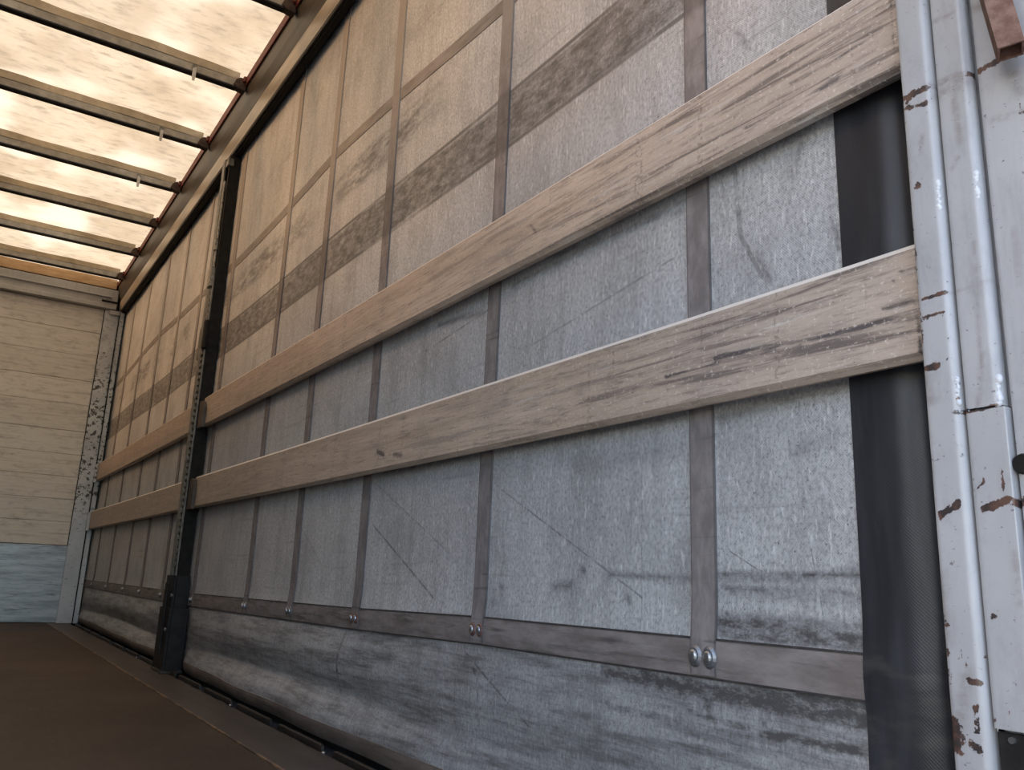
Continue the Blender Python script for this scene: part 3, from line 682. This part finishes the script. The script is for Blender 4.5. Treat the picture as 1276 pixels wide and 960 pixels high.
# ================================================================== REAR PILLAR
pil = empty('rear_pillar', (1.02, .40, 0), 'pale blue-grey painted steel rear pillar with chipped and rusty patches', 'pillar')
PR = []; PG = []
for pts, wpx, s in (([(1125, 124), (1153, 110)], 5, 1), ([(1128, 136), (1153, 129)], 4.5, .95), ([(1130, 128), (1136, 134)], 5, .9), ([(1203, 88), (1246, 64)], 5, 1), ([(1266, 56), (1280, 48)], 5, .95), ([(1143, 233)], 6, .9),
        ([(1148, 374), (1178, 364)], 3, .85), ([(1150, 397), (1176, 389)], 3, .85), ([(1150, 385), (1176, 380)], 1.6, .6), ([(1155, 459), (1167, 456)], 6, .85), ([(1180, 449)], 4, .8), ([(1188, 514), (1215, 510), (1240, 504)], 3.2, 1),
        ([(1172, 640), (1182, 637), (1193, 629)], 6, 1), ([(1224, 633), (1240, 628), (1253, 621)], 6.5, 1), ([(1262, 627), (1280, 616)], 6, 1), ([(1242, 575), (1247, 605), (1252, 622)], 1.5, .9), ([(1210, 611), (1222, 602), (1223, 595)], 2, .9),
        ([(1188, 900), (1192, 932)], 9, .95), ([(1204, 920), (1222, 938)], 8, .85), ([(1216, 882), (1218, 912)], 5, .9), ([(1206, 848), (1222, 853)], 4, .85), ([(1236, 898)], 3.5, .95), ([(1235, 768)], 4.5, .9), ([(1225, 819)], 4, .95), ([(1198, 738)], 3, .8), ([(1215, 700)], 2.5, .8),
        ([(1181, 780), (1186, 782)], 3, .8), ([(1183, 791), (1190, 792)], 3, .8), ([(1176, 740), (1192, 945)], 3.0, .62), ([(1158, 500), (1174, 720)], 2.2, .60), ([(1113, 5), (1150, 430)], 1.6, .55), ([(1163, 575), (1170, 650)], 3, .7), ([(1195, 822)], 3, .7), ([(1196, 810), (1204, 830)], 3, .62),
        ([(1252, 905), (1276, 700)], 1.5, .3), ([(1190, 470), (1192, 480)], 2, .6), ([(1258, 110), (1270, 150)], 4, .56), ([(1272, 170)], 4, .7), ([(1262, 135), (1276, 130)], 3, .6), ([(1225, 205), (1230, 215)], 3, .5)):
    PR.append((pts, wpx, s))
for pts, wpx, s in (([(1158, 106), (1197, 90)], 5, 1), ([(1160, 25), (1184, 14)], 3, .8), ([(1168, 115), (1196, 100)], 9, .7), ([(1185, 118), (1193, 175)], 4, .7), ([(1148, 170), (1147, 190)], 2.5, .8), ([(1210, 300), (1218, 440)], 3, .5), ([(1255, 280), (1262, 350)], 2.5, .6),
        ([(1220, 440), (1216, 505)], 3, .7), ([(1230, 145), (1276, 130)], 6, .5), ([(1200, 5), (1225, 0)], 5, .7), ([(1172, 720), (1180, 800)], 8, .45), ([(1205, 840), (1190, 930)], 9, .5), ([(1262, 690), (1268, 750)], 5, .5), ([(1150, 470), (1160, 500)], 7, .6), ([(1180, 365), (1235, 345)], 3, .35), ([(1255, 85), (1262, 110)], 8, .6), ([(1183, 207), (1190, 195)], 3, .9)):
    PG.append((pts, wpx, s))
def plate(name, prof, z0, z1, parent=pil, dz=.004):
    P = [prof[0]]
    for a, b in zip(prof[:-1], prof[1:]):
        n = max(1, int(math.hypot(b[0] - a[0], b[1] - a[1]) / .004))
        P += [(a[0] + (b[0] - a[0]) * i / n, a[1] + (b[1] - a[1]) * i / n) for i in range(1, n + 1)]
    P = np.array(P); idx = np.arange(len(P)).astype(float)
    zs = steps([(z0, min(z1, 1.30), dz)] + ([(1.30, z1, .05)] if z1 > 1.30 else []))
    me, co = grid_mesh(name, idx, zs, lambda U, V: (P[U.astype(int), 0], P[U.astype(int), 1], V))
    set_attr(me, 'rust', stroke_mask(co[:, 1], co[:, 2], PR, XP)); set_attr(me, 'grime', stroke_mask(co[:, 1], co[:, 2], PG, XP))
    return link(name, me, M['pillar'], parent, smooth=False)
def rounded(xf, ya, yb, xb, r=.0085, xb2=None):
    """plate from y=ya (far edge) to y=yb with a rounded near edge, folded back to xb"""
    arc = [(xf + r - r * math.cos(a), yb + r - r * math.sin(a)) for a in np.linspace(0, math.pi / 2, 6)]
    return [(xb2 or xb, ya), (xf + .001, ya), (xf, ya - .001)] + arc + [(xb, yb)]
plate('door_jamb_plate', rounded(XP, .5485, .5085, .990, .0095, 1.06), 0.0, 3.0)
plate('middle_plate', rounded(.976, .5045, .4640, .992, .0090), .7085, 3.0)
plate('middle_plate', rounded(.9755, .5050, .4605, .992, .0015), .355, .7060)
plate('lower_cover_plate', rounded(.9765, .4590, .22, .992, .003), .355, .500)
plate('back_plate', [(1.004, .5080), (1.004, .4575), (.986, .4575), (.9855, .4570), (.9855, .20), (1.10, .20), (1.10, .545), (1.062, .545)], 0.0, 3.0)
bm = bmesh.new(); box(bm, (.981, .445, .20), (.985, .5045, .352), .001, 1); link('lock_pocket', bm_mesh('lock_pocket', bm), M['rubber'], pil)
bm = bmesh.new(); cyl(bm, (.979, .4885, .345), .0035, .005, 'x', 8); link('screw', bm_mesh('screw', bm), M['chrome'], pil)
def weld(p0, p1, r, x):
    a = Vector(on_x(p0, x)); b = Vector(on_x(p1, x)); bm = bmesh.new(); n = max(3, int((b - a).length / (r * .8)))
    for i in range(n + 1):
        q = a.lerp(b, i / n); k = r * (.8 + .4 * random.random())
        bmesh.ops.create_uvsphere(bm, u_segments=8, v_segments=6, radius=k, matrix=Matrix.Translation(q + Vector((0, random.uniform(-1, 1) * r * .3, 0))) @ Matrix.Diagonal((.55, .9, 1, 1)))
    o = link('weld_bead', bm_mesh('weld_bead', bm), M['weld'], pil, smooth=True)
weld((1167, 228), (1170, 260), .0048, .973); weld((1214, 218), (1217, 246), .0050, .979)
weld((1191, 474), (1193, 502), .0050, .974); weld((1242, 473), (1244, 502), .0055, .980)
weld((1190, 518), (1196, 560), .0036, .974); weld((1246, 512), (1254, 558), .0036, .979)
bm = bmesh.new()
bmesh.ops.create_cone(bm, cap_ends=True, segments=18, radius1=.012, radius2=.010, depth=.006, matrix=Matrix.Translation(on_x((1274, 578), .982)) @ Matrix.Rotation(-math.pi / 2, 4, 'Y'))
lug = link('rope_lug', bm_mesh('rope_lug', bm), M['dark'], pil)
bm = bmesh.new(); bmesh.ops.create_uvsphere(bm, u_segments=12, v_segments=8, radius=.006, matrix=Matrix.Translation(on_x((1274, 578), .978))); link('lug_bolt', bm_mesh('lug_bolt', bm), M['chrome'], lug)

# rusty square tube hanging beside the pillar
tb = Vector((.945, .3995, 1.118))
bm = bmesh.new(); o_, i_ = .0138, .0112
ring = lambda h, z: [bm.verts.new((sx * h, sy * h, z)) for sx, sy in ((-1, -1), (1, -1), (1, 1), (-1, 1))]
a0, a1, b0, b1 = ring(o_, 0), ring(o_, .42), ring(i_, 0), ring(i_, .42)
for q in range(4):
    r = (q + 1) % 4
    bm.faces.new((a0[q], a0[r], a1[r], a1[q])); bm.faces.new((b0[r], b0[q], b1[q], b1[r])); bm.faces.new((a0[r], a0[q], b0[q], b0[r])); bm.faces.new((a1[q], a1[r], b1[r], b1[q]))
bmesh.ops.transform(bm, matrix=Matrix.Rotation(math.radians(28), 4, 'Z'), verts=bm.verts[:])
bmesh.ops.transform(bm, matrix=Matrix.Translation(tb) @ Matrix.Rotation(math.radians(-7.5), 4, 'X'), verts=bm.verts[:])
tube = empty('square_tube', tuple(tb), 'rusty brown square steel tube with open end fixed against the rear pillar', 'tube')
link('tube_wall', bm_mesh('tube_wall', bm), M['rust'], tube)
part_box('fixing_strap', (.935, .41, 1.44), (.986, .45, 1.48), M['rust'], tube, .003)
